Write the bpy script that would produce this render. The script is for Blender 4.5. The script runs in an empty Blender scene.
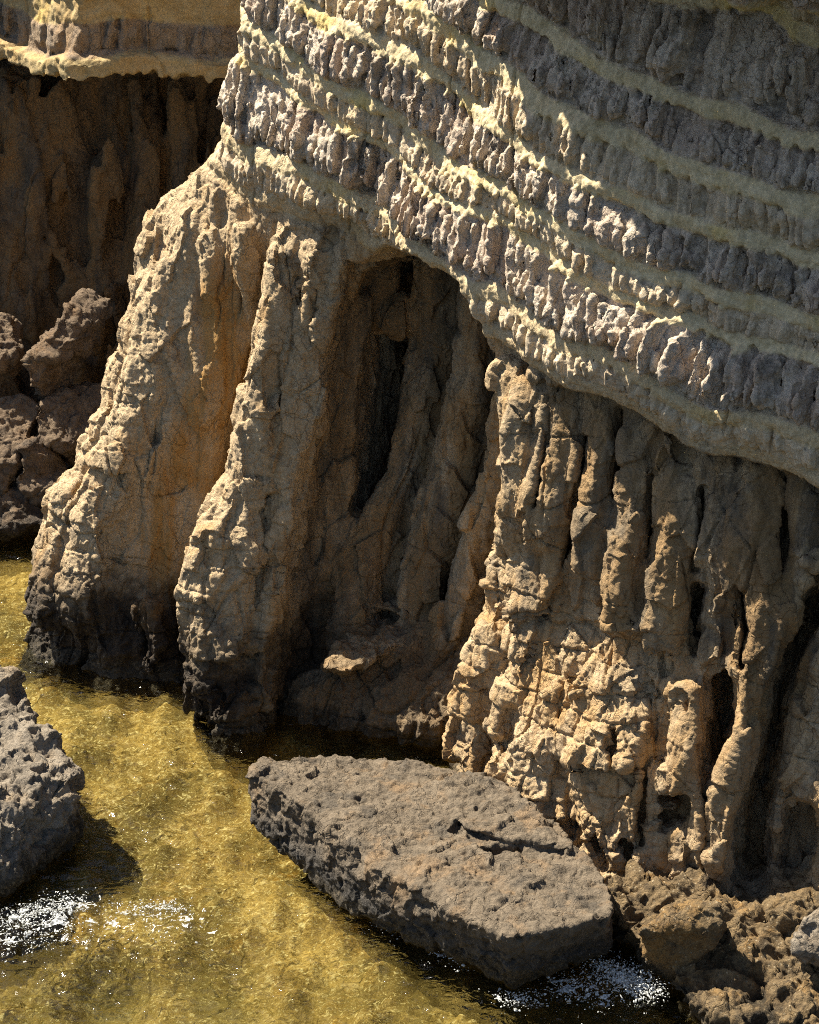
import bpy, bmesh, math, random, time
import numpy as np
T0 = time.time()
F4 = np.float32
rng = random.Random(7)
scene = bpy.context.scene
COL = scene.collection

# ------------------------------------------------------------------ camera
CAM = np.array((0.0, -30.0, 16.0)); TH = math.radians(24.0); FPX = 2400.0
def ray(px, py):
    d = np.array([0, math.cos(TH), -math.sin(TH)]) + (px-409.5)/FPX*np.array([1., 0, 0]) \
        + (512-py)/FPX*np.array([0, math.sin(TH), math.cos(TH)])
    return d/np.linalg.norm(d)
cd = bpy.data.cameras.new('camera'); cam = bpy.data.objects.new('camera', cd); COL.objects.link(cam)
cam.location = CAM; cam.rotation_euler = (math.pi/2-TH, 0, 0)
cd.sensor_fit = 'VERTICAL'; cd.sensor_height = 24.0; cd.lens = 24.0*FPX/1024; cd.clip_end = 3000
scene.camera = cam
TU = np.array([.77, -.64, 0]); TU /= np.linalg.norm(TU)      # along the wall (to the right, towards the viewer)
NW = np.array([TU[1], -TU[0], 0])                            # out of the wall
def hit_plane(px, py, n, c):
    d = ray(px, py); return CAM + d*((c-n@CAM)/(n@d))
def PW(px, py, w): return hit_plane(px, py, NW, w)           # point at distance w out of the wall line
def PZ(px, py, z): return hit_plane(px, py, np.array([0, 0, 1.]), z)
def PY(px, py, y): return hit_plane(px, py, np.array([0, 1., 0]), y)

# ------------------------------------------------------------------ noise
G = np.array([[1,1,0],[-1,1,0],[1,-1,0],[-1,-1,0],[1,0,1],[-1,0,1],[1,0,-1],[-1,0,-1],
              [0,1,1],[0,-1,1],[0,1,-1],[0,-1,-1],[1,1,0],[-1,1,0],[0,-1,1],[0,-1,-1]], F4)
GX, GY, GZ = [np.ascontiguousarray(G[:, k]) for k in range(3)]
def h3(x, y, z, seed):
    with np.errstate(over='ignore'):
        h = x.astype(np.uint32)*np.uint32(374761393) + y.astype(np.uint32)*np.uint32(668265263) \
            + z.astype(np.uint32)*np.uint32(2147483647) + np.uint32((seed*144269504+12345) & 0xffffffff)
        h = (h ^ (h >> np.uint32(13)))*np.uint32(1274126177)
        h = (h ^ (h >> np.uint32(15)))*np.uint32(2246822519)
        return h ^ (h >> np.uint32(16))
from concurrent.futures import ThreadPoolExecutor
import threading
POOL = ThreadPoolExecutor(4); BUSY = threading.local()
def chunked(fn, p, *a, C=24000):
    n = len(p)
    if n <= C or getattr(BUSY, 'on', False): return fn(p, *a)
    def job(i):
        BUSY.on = True
        try: return fn(p[i:i+C], *a)
        finally: BUSY.on = False
    return np.concatenate(list(POOL.map(job, range(0, n, C))))
def _perlin(p, seed):
    p = p.astype(F4); fl = np.floor(p); f = p-fl; i = fl.astype(np.int32).view(np.uint32)
    w = f*f*f*(f*(f*6-15)+10)
    U4 = np.uint32; sd = U4((seed*144269504+12345) & 0xffffffff)
    c = (U4(374761393), U4(668265263), U4(2147483647))
    hx = [i[:, 0]*c[0]+sd]; hx.append(hx[0]+c[0]); hy = [i[:, 1]*c[1]]; hy.append(hy[0]+c[1]); hz = [i[:, 2]*c[2]]; hz.append(hz[0]+c[2])
    X = (f[:, 0].copy(), f[:, 0]-1); Y = (f[:, 1].copy(), f[:, 1]-1); Z = (f[:, 2].copy(), f[:, 2]-1)
    WX = (1-w[:, 0], w[:, 0]); WY = (1-w[:, 1], w[:, 1]); WZ = (1-w[:, 2], w[:, 2])
    out = np.zeros(len(p), F4)
    with np.errstate(over='ignore'):
        for dx in (0, 1):
            for dy in (0, 1):
                wxy = WX[dx]*WY[dy]; hxy = hx[dx]+hy[dy]
                for dz in (0, 1):
                    h = hxy+hz[dz]
                    h ^= h >> U4(13); h *= U4(1274126177); h ^= h >> U4(15); h *= U4(2246822519); h ^= h >> U4(16); h &= U4(15)
                    out += wxy*WZ[dz]*(GX[h]*X[dx]+GY[h]*Y[dy]+GZ[h]*Z[dz])
    return out
def perlin(p, seed=0): return chunked(_perlin, p, seed)
def fbm(p, octv=4, seed=0, gain=.5, lac=2.03):
    a = 1.0; s = 0
    for k in range(octv):
        s = s + a*perlin(p, seed+k*17); p = p*lac + 3.1; a *= gain
    return s
def ridged(p, seed=0): return 1-np.abs(perlin(p, seed))*2
def _voro(p, seed):
    i = np.floor(p).astype(np.int64); f = (p-i).astype(F4)
    F1 = np.full(len(p), 9, F4); F2 = F1.copy(); cid = np.zeros(len(p), np.uint32)
    for dx in (-1, 0, 1):
        for dy in (-1, 0, 1):
            for dz in (-1, 0, 1):
                h = h3(i[:, 0]+dx, i[:, 1]+dy, i[:, 2]+dz, seed)
                q = np.stack([(h & np.uint32(1023)).astype(F4)/1023+dx, ((h >> np.uint32(10)) & np.uint32(1023)).astype(F4)/1023+dy,
                              ((h >> np.uint32(20)) & np.uint32(1023)).astype(F4)/1023+dz], 1)
                d = ((q-f)**2).sum(1)
                m = d < F1
                F2 = np.where(m, F1, np.minimum(F2, d)); cid = np.where(m, h, cid); F1 = np.where(m, d, F1)
    r = ((cid*np.uint32(2654435761)) >> np.uint32(8)).astype(F4)/16777216.0
    return np.stack([np.sqrt(F1), np.sqrt(F2), r], 1)
def voro(p, seed=0): return chunked(_voro, p, seed)
def _facet(p, seed):
    """broken-rock relief: every cell gets its own level and its own tilted plane"""
    fl = np.floor(p); i = fl.astype(np.int64); f = (p-fl).astype(F4)
    F1 = np.full(len(p), 9, F4); F2 = F1.copy(); lv = np.zeros(len(p), F4)
    for dx in (-1, 0, 1):
        for dy in (-1, 0, 1):
            for dz in (-1, 0, 1):
                h = h3(i[:, 0]+dx, i[:, 1]+dy, i[:, 2]+dz, seed)
                a = (h & np.uint32(1023)).astype(F4)/1023; b = ((h >> np.uint32(10)) & np.uint32(1023)).astype(F4)/1023; c = ((h >> np.uint32(20)) & np.uint32(1023)).astype(F4)/1023
                vx = f[:, 0]-dx-a; vy = f[:, 1]-dy-b; vz = f[:, 2]-dz-c
                d = vx*vx+vy*vy+vz*vz; m = d < F1
                F2 = np.where(m, F1, np.minimum(F2, d))
                t = (b-.5)+1.3*((c-.5)*vx*2+(a-.5)*vy*2+(.5-b)*vz*2)
                lv = np.where(m, t, lv); F1 = np.where(m, d, F1)
    return np.stack([lv, np.sqrt(F2)-np.sqrt(F1)], 1)
def facet(p, seed=0): return chunked(_facet, p, seed)
def blocks(u, z, w, su, sz, seed, jit=.35):
    """jointed rock: courses of unequal blocks that stand out by different amounts; returns level with tilt, and distance to the joints"""
    zz = z/sz+.35*np.sin(u*.9+seed); r = np.floor(zz).astype(np.int64); fz = (zz-r).astype(F4)
    o = np.zeros_like(r); hr = h3(r, o+seed, o, 3); uu = u/su*(.75+.5*(hr & np.uint32(255)).astype(F4)/255)+(hr >> np.uint32(8) & np.uint32(255)).astype(F4)/37.
    c = np.floor(uu).astype(np.int64); fu = (uu-c).astype(F4)
    h = h3(c, r, o+seed, 9); a = (h & np.uint32(1023)).astype(F4)/1023; b = ((h >> np.uint32(10)) & np.uint32(1023)).astype(F4)/1023; d = ((h >> np.uint32(20)) & np.uint32(1023)).astype(F4)/1023
    lv = (a-.5)+jit*((b-.5)*(fu-.5)*2-(d*.9+.1)*(fz-.5))
    e = np.minimum(np.minimum(fu, 1-fu)*su, np.minimum(fz, 1-fz)*sz)
    return lv.astype(F4), e.astype(F4)
def smin(a, b, k):
    h = np.clip(.5+.5*(b-a)/k, 0, 1); return b*(1-h)+a*h-k*h*(1-h)
def smax(a, b, k): return -smin(-a, -b, k)
def sstep(a, b, x):
    t = np.clip((x-a)/(b-a), 0, 1); return t*t*(3-2*t)
def lin(x, xs, ys): return np.interp(x, xs, ys).astype(F4)

# ------------------------------------------------------------------ shapes as distance functions
def capsule_chain(p, pts, rad):
    """distance to a chain of tapered round segments"""
    pts = [np.asarray(q, F4) for q in pts]
    out = np.full(len(p), 9, F4)
    lo = np.min(pts, 0)-max(rad)-.4; hi = np.max(pts, 0)+max(rad)+.4
    if (p.max(0) < lo).any() or (p.min(0) > hi).any(): return out
    m = ((p >= lo) & (p <= hi)).all(1)
    if not m.any(): return out
    q = p[m]; best = np.full(len(q), 9, F4)
    for a, b, ra, rb in zip(pts[:-1], pts[1:], rad[:-1], rad[1:]):
        ab = b-a; t = np.clip(((q-a)@ab)/(ab@ab), 0, 1)
        d = np.linalg.norm(q-a-t[:, None]*ab, axis=1)-(ra+(rb-ra)*t)
        best = np.minimum(best, d)
    out[m] = best; return out
def prism_chain(p, pts, rad, direction, front, depth):
    """a slot: a chain seen along `direction`, reaching from front metres before its points to depth behind"""
    v = np.asarray(direction, float); v = v/np.linalg.norm(v)
    e1 = np.cross(v, (0, 0, 1)); e1 /= np.linalg.norm(e1); e2 = np.cross(e1, v)
    M = np.stack([e1, e2, v]).astype(F4)
    pts = [M@np.asarray(q, F4) for q in pts]
    out = np.full(len(p), 9, F4); q = (p@M.T).astype(F4)
    R = max(rad)+.5
    lo = np.min(pts, 0)-R; hi = np.max(pts, 0)+R
    if (q[:, :2].max(0) < lo[:2]).any() or (q[:, :2].min(0) > hi[:2]).any(): return out
    m = (q[:, 0] > lo[0]) & (q[:, 0] < hi[0]) & (q[:, 1] > lo[1]) & (q[:, 1] < hi[1])
    if not m.any(): return out
    q = q[m]; best = np.full(len(q), 9, F4); zc = np.zeros(len(q), F4)
    for a, b, ra, rb in zip(pts[:-1], pts[1:], rad[:-1], rad[1:]):
        ab = b-a; ab2 = ab[:2]; t = np.clip(((q[:, :2]-a[:2])@ab2)/(ab2@ab2), 0, 1)
        d = np.linalg.norm(q[:, :2]-a[:2]-t[:, None]*ab2, axis=1)-(ra+(rb-ra)*t)
        u = d < best; best = np.where(u, d, best); zc = np.where(u, a[2]+t*ab[2], zc)
    dz = q[:, 2]-zc
    taper = np.clip(dz/depth, 0, 1)*max(rad)*.5
    out[m] = np.maximum(best+taper, np.maximum(dz-depth, -front-dz)); return out
def poly2d(q, poly):
    """signed distance to a polygon"""
    poly = np.asarray(poly, F4); n = len(poly)
    d = np.full(len(q), 1e9, F4); ins = np.zeros(len(q), bool)
    for i in range(n):
        a, b = poly[i], poly[(i+1) % n]; e = b-a; w = q-a
        t = np.clip((w@e)/(e@e), 0, 1); r = w-t[:, None]*e
        d = np.minimum(d, (r*r).sum(1))
        c = (a[1] > q[:, 1]) != (b[1] > q[:, 1])
        ins ^= c & (q[:, 0] < (b[0]-a[0])*(q[:, 1]-a[1])/(b[1]-a[1]+1e-9)+a[0])
    return np.where(ins, -1, 1)*np.sqrt(d)
def hull_planes(pts):
    bm = bmesh.new()
    jr = random.Random(len(pts)); pts = [np.array(q, float)+np.array([jr.uniform(-.006, .006) for _ in range(3)]) for q in pts]
    for q in pts: bm.verts.new([float(c) for c in q])
    bmesh.ops.convex_hull(bm, input=list(bm.verts)); bm.normal_update()
    c = np.mean(np.array(pts, float), 0); pl = []
    for f in bm.faces:
        n = np.array(f.normal); o = np.array(f.verts[0].co)
        if n@(c-o) > 0: n = -n
        if f.calc_area() < 1e-4 or max((q-o)@n for q in pts) > .01: continue
        pl.append((n.astype(F4), float(n@o)))
    bm.free()
    u = []
    for n, o in pl:
        if not any(n@m > .998 for m, _ in u): u.append((n, o))
    return u
def hull_sd(p, planes, k=.06):
    d = None
    for n, o in planes:
        e = p@n-F4(o); d = e if d is None else smax(d, e, k)
    return d

# ------------------------------------------------------------------ surface extraction (sparse surface nets) and fine displacement
def isosurface(fn, lo, hi, vox, band=.17, blk=4):
    lo = np.asarray(lo, float); hi = np.asarray(hi, float)
    nb = np.ceil((hi-lo)/(vox*blk)).astype(int); N = nb*blk+1
    ci = np.stack(np.meshgrid(*[np.arange(n+1) for n in nb], indexing='ij'), -1)
    cp = (ci.reshape(-1, 3)*blk*vox+lo).astype(F4)
    cf = chunked(fn, cp).reshape(ci.shape[:3])
    mn = None; mx = None; ab = None
    for a in (0, 1):
        for b in (0, 1):
            for c in (0, 1):
                s = cf[a:a+nb[0], b:b+nb[1], c:c+nb[2]]
                mn = s if mn is None else np.minimum(mn, s); mx = s if mx is None else np.maximum(mx, s)
                ab = np.abs(s) if ab is None else np.minimum(ab, np.abs(s))
    act = (ab < band) | ((mn < 0) & (mx > 0))
    Fd = np.repeat(np.repeat(np.repeat(np.sign(cf[:-1, :-1, :-1]).astype(F4), blk, 0), blk, 1), blk, 2)
    Fd = np.pad(Fd, ((0, 1),)*3, mode='edge')
    A = np.argwhere(act)
    need = np.zeros(N, bool)
    off = np.stack(np.meshgrid(*[np.arange(blk+1)]*3, indexing='ij'), -1).reshape(-1, 3)
    for o in off: need[A[:, 0]*blk+o[0], A[:, 1]*blk+o[1], A[:, 2]*blk+o[2]] = True
    I = np.argwhere(need); K = I//24
    I = I[np.lexsort((K[:, 2], K[:, 1], K[:, 0]))]          # neighbouring points together, so far shapes are skipped early
    Fd[I[:, 0], I[:, 1], I[:, 2]] = chunked(fn, (I*vox+lo).astype(F4), C=9000)
    print('points', len(I), round(time.time()-T0, 1))
    S = Fd < 0
    cell = S[:-1, :-1, :-1].astype(np.uint8)
    cnt = sum(S[a:N[0]-1+a, b:N[1]-1+b, c:N[2]-1+c].astype(np.uint8) for a in (0, 1) for b in (0, 1) for c in (0, 1))
    actc = (cnt > 0) & (cnt < 8)
    V = np.argwhere(actc); idx = np.full(actc.shape, -1, np.int32); idx[actc] = np.arange(len(V), dtype=np.int32)
    cor = {}
    for a in (0, 1):
        for b in (0, 1):
            for c in (0, 1): cor[(a, b, c)] = Fd[V[:, 0]+a, V[:, 1]+b, V[:, 2]+c]
    acc = np.zeros((len(V), 3), F4); num = np.zeros(len(V), F4)
    ks = list(cor)
    for k in ks:
        for ax in range(3):
            if k[ax] == 0:
                k2 = list(k); k2[ax] = 1; k2 = tuple(k2)
                f0, f1 = cor[k], cor[k2]; m = (f0 < 0) != (f1 < 0)
                t = np.where(m, f0/(f0-f1+1e-12), 0)
                q = np.tile(np.array(k, F4), (len(V), 1)); q[:, ax] = t
                acc[m] += q[m]; num[m] += 1
    P = (V+acc/num[:, None])*vox+lo
    quads = []
    for ax in range(3):
        b, c = (ax+1) % 3, (ax+2) % 3
        sl0 = [slice(None)]*3; sl1 = [slice(None)]*3
        sl0[ax] = slice(0, N[ax]-1); sl1[ax] = slice(1, N[ax])
        ch = S[tuple(sl0)] != S[tuple(sl1)]
        E = np.argwhere(ch); E = E[(E[:, b] > 0) & (E[:, c] > 0) & (E[:, b] < N[b]-1) & (E[:, c] < N[c]-1)]
        ins = S[E[:, 0], E[:, 1], E[:, 2]]
        def at(db, dc):
            q = E.copy(); q[:, b] -= db; q[:, c] -= dc; return idx[q[:, 0], q[:, 1], q[:, 2]]
        Q = np.stack([at(1, 1), at(0, 1), at(0, 0), at(1, 0)], 1)
        Q[~ins] = Q[~ins][:, ::-1]
        quads.append(Q)
    Q = np.concatenate(quads); Q = Q[(Q >= 0).all(1)]
    return P.astype(F4), Q
def subdiv(P, Q):
    e = np.stack([Q, np.roll(Q, -1, 1)], -1).reshape(-1, 2); es = np.sort(e, 1)
    key = es[:, 0].astype(np.int64)*len(P)+es[:, 1]
    uk, inv = np.unique(key, return_inverse=True)
    ue = np.stack([uk//len(P), uk % len(P)], 1)
    EM = (P[ue[:, 0]]+P[ue[:, 1]])/2; FM = P[Q].mean(1)
    n0 = len(P); ei = inv.reshape(-1, 4)+n0; fi = n0+len(EM)+np.arange(len(Q))
    nq = []
    for k in range(4): nq.append(np.stack([Q[:, k], ei[:, k], fi, ei[:, k-1]], 1))
    return np.concatenate([P, EM, FM]).astype(F4), np.concatenate(nq)
def vnormals(P, Q):
    d1 = P[Q[:, 2]]-P[Q[:, 0]]; d2 = P[Q[:, 3]]-P[Q[:, 1]]; fn = np.cross(d1, d2)
    N = np.zeros_like(P)
    for k in range(4):
        for c in range(3): N[:, c] += np.bincount(Q[:, k], fn[:, c], len(P)).astype(F4)
    return N/(np.linalg.norm(N, axis=1, keepdims=True)+1e-12)
def smooth_mesh(P, Q, it=1, lam=.5):
    for _ in range(it):
        c = P[Q].mean(1); S = np.zeros_like(P); n = np.bincount(Q.ravel(), minlength=len(P))
        for k in range(4):
            for a in range(3): S[:, a] += np.bincount(Q[:, k], c[:, a], len(P)).astype(F4)
        P = P+(S/np.maximum(n, 1)[:, None]-P)*lam
    return P.astype(F4)
def mesh_object(name, P, Q, mat, parent=None, attrs=None, normals=None):
    me = bpy.data.meshes.new(name)
    me.vertices.add(len(P)); me.vertices.foreach_set('co', np.ascontiguousarray(P, F4).ravel())
    k = Q.shape[1]
    me.loops.add(Q.size); me.loops.foreach_set('vertex_index', Q.astype(np.int32).ravel())
    me.polygons.add(len(Q)); me.polygons.foreach_set('loop_start', np.arange(0, Q.size, k, dtype=np.int32))
    me.polygons.foreach_set('loop_total', np.full(len(Q), k, np.int32))
    me.polygons.foreach_set('use_smooth', np.ones(len(Q), bool))
    me.update(calc_edges=True)
    for an, av in (attrs or {}).items():
        a = me.attributes.new(an, 'FLOAT', 'POINT'); a.data.foreach_set('value', av.astype(F4))
    if normals is not None: me.normals_split_custom_set_from_vertices(normals.astype(F4))
    me.materials.append(mat)
    o = bpy.data.objects.new(name, me); COL.objects.link(o)
    if parent: o.parent = parent
    return o
def split_object(parts, P, Q, part, mat, parent, attrs):
    """one mesh per part of the rock, with the normals of the unbroken surface; parts = {id: name}"""
    N = vnormals(P, Q); res = []
    for pid, name in parts.items():
        q = Q[part == pid]
        if len(q) < 30: continue
        u, inv = np.unique(q, return_inverse=True)
        res.append(mesh_object(name, P[u], inv.reshape(-1, 4), mat, parent, {k: v[u] for k, v in attrs.items()}, N[u]))
    return res
def tag(o, label=None, cat=None, group=None, kind=None):
    if label: o['label'] = label
    if cat: o['category'] = cat
    if group: o['group'] = group
    if kind: o['kind'] = kind
    return o
def empty(name, loc):
    o = bpy.data.objects.new(name, None); COL.objects.link(o); o.location = [float(c) for c in loc]; o.empty_display_size = .2
    return o

# ------------------------------------------------------------------ materials
class NT:
    def __init__(s, name, bump_dist=.02):
        s.m = bpy.data.materials.new(name); s.m.use_nodes = True; s.t = s.m.node_tree; s.t.nodes.clear()
        s.out = s.n('ShaderNodeOutputMaterial')
    def n(s, kind, ins=None, **kw):
        o = s.t.nodes.new(kind)
        for k, v in kw.items(): setattr(o, k, v)
        for k, v in (ins or {}).items():
            if isinstance(v, bpy.types.NodeSocket): s.t.links.new(v, o.inputs[k])
            else: o.inputs[k].default_value = v
        return o
    def math(s, op, a, b=0.0, clamp=False):
        return s.n('ShaderNodeMath', {0: a, 1: b}, operation=op, use_clamp=clamp).outputs[0]
    def mix(s, f, a, b, mode='MIX'):
        o = s.n('ShaderNodeMix', data_type='RGBA', blend_type=mode); 
        for k, v in ((0, f), (6, a), (7, b)):
            if isinstance(v, bpy.types.NodeSocket): s.t.links.new(v, o.inputs[k])
            elif k == 0: o.inputs[k].default_value = v
            else: o.inputs[k].default_value = (*v, 1)
        return o.outputs[2]
    def ramp(s, x, a, b, lo=0., hi=1.):
        return s.n('ShaderNodeMapRange', {0: x, 1: a, 2: b, 3: lo, 4: hi}, interpolation_type='SMOOTHSTEP').outputs[0]
    def coords(s):
        return s.n('ShaderNodeNewGeometry').outputs['Position']
    def mapping(s, v, sc):
        return s.n('ShaderNodeMapping', {0: v, 3: sc}).outputs[0]
    def noise(s, v, sc, det=6., rough=.6, dist=0.):
        return s.n('ShaderNodeTexNoise', {'Vector': v, 'Scale': sc, 'Detail': det, 'Roughness': rough, 'Distortion': dist}).outputs[0]
    def voro(s, v, sc, feat='F1', rnd=1.):
        return s.n('ShaderNodeTexVoronoi', {'Vector': v, 'Scale': sc, 'Randomness': rnd}, feature=feat).outputs[0]
    def attr(s, name):
        return s.n('ShaderNodeAttribute', attribute_name=name).outputs['Fac']

def rock_material(name, base, alt, rust, dark, wet_top=1.1, wetness=1.0, ledges=False, lichen=.35, rustamt=.5, bump=.05, wetcol=(.03, .02, .012), speck=0., wetvar=1., lcol=((.52, .415, .24), (.60, .495, .31))):
    t = NT(name); P = t.coords()
    n1 = t.noise(P, .9, 5); n2 = t.noise(P, 4.5, 6); n3 = t.noise(P, 22., 6, .7)
    vs = t.mapping(P, (1.6, 1.6, .35)); nst = t.noise(vs, 1.5, 6, .6, .4)
    col = t.mix(t.ramp(n2, .35, .65), base, alt)
    col = t.mix(t.math('MULTIPLY', t.ramp(nst, .50, .68), rustamt), col, rust)
    if ledges:
        led = t.attr('ledge'); nod = t.attr('nodule')
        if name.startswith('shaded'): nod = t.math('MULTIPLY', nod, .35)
        lc = t.mix(t.ramp(n2, .35, .68), lcol[0], lcol[1])
        lc = t.mix(t.math('MULTIPLY', t.ramp(t.noise(P, .8, 7, .65), .53, .66), .7), lc, (.55, .40, .12))
        col = t.mix(led, col, lc)
        ncol = t.mix(t.ramp(n2, .35, .65), (.59, .48, .365), (.67, .57, .455))
        ncol = t.mix(t.math('MULTIPLY', t.ramp(n1, .47, .62), .55), ncol, (.50, .37, .28))
        col = t.mix(nod, col, ncol)
    lm = t.math('MULTIPLY', t.ramp(t.noise(P, 1.7, 8, .72), .55, .64), lichen)
    if ledges: lm = t.math('MULTIPLY', lm, t.math('SUBTRACT', 1., t.math('MULTIPLY', t.attr('ledge'), .8)))
    col = t.mix(lm, col, dark)
    if speck:
        sv = t.voro(P, 17.); col = t.mix(t.math('MULTIPLY', t.ramp(sv, .24, .12), speck), col, (.46, .39, .27))
        col = t.mix(t.math('MULTIPLY', t.ramp(n2, .46, .36), .8), col, (.07, .05, .03))
    # fine mottling of the stone itself
    mot = t.ramp(n3, .25, .75, .72, 1.2)
    comb = t.n('ShaderNodeCombineColor', {0: mot, 1: mot, 2: mot}).outputs[0]
    col = t.mix(1., col, comb, 'MULTIPLY')
    z = t.n('ShaderNodeSeparateXYZ', {0: P}).outputs[2]
    zz = t.math('ADD', z, t.math('MULTIPLY', t.math('SUBTRACT', n1, .5), -1.4*wetvar))
    zz = t.math('ADD', zz, t.math('MULTIPLY', t.math('SUBTRACT', n2, .5), -.9*wetvar))
    if ledges:
        wetness = t.attr('wet'); st_ = t.math('MULTIPLY', t.attr('shade_stain'), t.ramp(t.noise(vs, 1.1, 8, .7), .36, .56))
        col = t.mix(st_, col, t.mix(t.ramp(n2, .4, .6), (.19, .145, .095), (.115, .095, .07)))  # streaky dark tone: painted shade, partly lichen
    wet = t.math('MULTIPLY', t.ramp(zz, wet_top, wet_top*.35), wetness)
    if ledges:
        oc = t.mix(t.ramp(n2, .3, .7), (.40, .21, .06), (.48, .29, .11))
        col = t.mix(t.math('MULTIPLY', t.attr('rust'), t.ramp(nst, .36, .58)), col, oc)
    wc = t.mix(t.ramp(n3, .5, .75), wetcol, tuple(c*3.2 for c in wetcol))
    col = t.mix(wet, col, wc)
    tide = t.ramp(t.math('ADD', z, t.math('MULTIPLY', t.math('SUBTRACT', n2, .5), -.5)), .30, .16)
    col = t.mix(t.math('MULTIPLY', tide, .88), col, t.mix(t.ramp(n3, .52, .62), (.035, .027, .016), (.13, .10, .06)))
    hb = t.math('ADD', t.math('MULTIPLY', t.noise(P, 9., 9, .68), 1.3), t.math('MULTIPLY', t.noise(P, 50., 6, .75), .55))
    vz = t.voro(t.mapping(P, (1, 1, .6)), 14.)
    hb = t.math('ADD', hb, t.math('MULTIPLY', vz, .28))
    wv = t.n('ShaderNodeVectorMath', {0: t.mapping(P, (1, 1, .55)), 1: t.n('ShaderNodeVectorMath', {0: t.n('ShaderNodeTexNoise', {'Vector': P, 'Scale': 3., 'Detail': 4.}).outputs[1], 3: .35}, operation='SCALE').outputs[0]}, operation='ADD').outputs[0]
    ck = t.n('ShaderNodeTexVoronoi', {'Vector': wv, 'Scale': 5.}, feature='DISTANCE_TO_EDGE').outputs[0]
    hb = t.math('ADD', hb, t.math('MULTIPLY', t.math('MULTIPLY', t.ramp(ck, .0, .035), t.ramp(t.noise(P, 1.3, 3), .42, .6)), .55))
    chip = t.n('ShaderNodeTexVoronoi', {'Vector': wv, 'Scale': 17.}).outputs[1]
    chip = t.n('ShaderNodeSeparateColor', {0: chip}).outputs[0]
    hb = t.math('ADD', hb, t.math('MULTIPLY', chip, .30))
    bst = t.math('SUBTRACT', 1., t.math('MULTIPLY', t.attr('ledge'), .55)) if ledges else 1.
    bp = t.n('ShaderNodeBump', {'Strength': bst, 'Distance': bump, 'Height': hb}).outputs[0]
    ro = t.math('SUBTRACT', .92, t.math('MULTIPLY', wet, .35))
    bs = t.n('ShaderNodeBsdfPrincipled', {'Base Color': col, 'Roughness': ro, 'Normal': bp, 'Specular IOR Level': .3})
    t.t.links.new(bs.outputs[0], t.out.inputs[0]); return t.m

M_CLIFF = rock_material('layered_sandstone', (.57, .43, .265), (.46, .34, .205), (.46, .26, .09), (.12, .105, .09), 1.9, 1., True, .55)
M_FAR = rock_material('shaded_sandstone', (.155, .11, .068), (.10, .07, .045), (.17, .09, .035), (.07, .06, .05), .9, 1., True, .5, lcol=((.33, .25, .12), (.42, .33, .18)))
M_BACK = rock_material('brown_rock', (.20, .145, .095), (.13, .092, .062), (.2, .11, .045), (.045, .038, .033), .75, 1., False, .6)
M_LEFT = rock_material('pale_grey_rock', (.29, .245, .19), (.21, .175, .135), (.33, .23, .13), (.10, .09, .078), .55, 1., False, .45, .4, .055, (.045, .04, .035), 0., .35)
M_SLAB = rock_material('grey_brown_rock', (.205, .162, .115), (.145, .115, .082), (.28, .18, .095), (.07, .062, .052), .84, 1., False, .6, .6, .06, (.045, .04, .035), 0., .35)
M_SHELF = rock_material('barnacled_rock', (.25, .175, .09), (.13, .092, .05), (.32, .18, .055), (.06, .047, .034), .42, .9, False, .55, .6, .06, (.07, .045, .02), .6)

# ------------------------------------------------------------------ the layered cliff
DIP = .15
C0 = 6.6                                    # underside of the layered beds: z + DIP*u = C0
W_U = ([-9, -3.2, -2.1, -.7, 0, 1.2, 2.8, 4, 5, 6, 7.2, 9, 12], [.3, .75, 1.0, 1.2, 1.3, 1.5, 1.85, 2.12, 2.1, 2.0, 1.85, 1.6, 1.5])
REC = ([-9, -2.5, -.8, 0, 2.4, 3, 4, 5.2, 6, 7.5, 12], [.0, .05, .2, .3, .38, .46, .50, .58, .68, .8, .8])
WB = ([-9, -4.6, -2.45, -1.4, -.8, .4, 1.5, 2.1, 3.4, 5.0, 6, 7.2, 12], [2.85, 2.85, 2.55, 2.1, 2.2, 1.75, 1.1, 1.55, 2.3, 2.78, 2.72, 2.4, 2.3])
U = .0148
# beds from the lowest up: thickness in image-like units, kind, reach out of the wall, bump size, bump spacing
BEDS = [(18, 'ledge', .03, 0, 0), (26, 'fringe', -.03, .13, .085), (18, 'ledge', .05, 0, 0), (54, 'nodule', -.07, .25, .135), (12, 'ledge', .01, 0, 0), (22, 'fringe', -.04, .15, .09),
        (16, 'ledge', .05, 0, 0), (40, 'nodule', -.06, .21, .115), (16, 'ledge', .04, 0, 0), (32, 'fringe', -.05, .18, .095), (20, 'ledge', .07, 0, 0), (38, 'nodule', -.06, .21, .10),
        (18, 'ledge', .08, 0, 0), (78, 'nodule', -.12, .30, .16), (16, 'ledge', .03, 0, 0), (36, 'fringe', -.06, .19, .11),
        (18, 'ledge', .05, 0, 0), (52, 'nodule', -.08, .22, .13), (18, 'ledge', .05, 0, 0), (36, 'fringe', -.05, .17, .11), (30, 'ledge', .05, 0, 0), (46, 'nodule', -.1, .18, .15), (500, 'ledge', .0, 0, 0)]
EDGE = np.cumsum([0]+[b[0]*U for b in BEDS])
def uws(p): return p@TU.astype(F4), p@NW.astype(F4)
TOOTH = {}
TX = np.arange(-26, 26, .02)
def tooth(u, seed, sp):
    if (seed, sp) not in TOOTH:
        x = (TX/sp).astype(F4); TOOTH[seed, sp] = perlin(np.stack([x, np.full_like(x, seed*3.7), np.zeros_like(x)], 1), seed)
    return np.interp(u, TX, TOOTH[seed, sp]).astype(F4)
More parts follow.
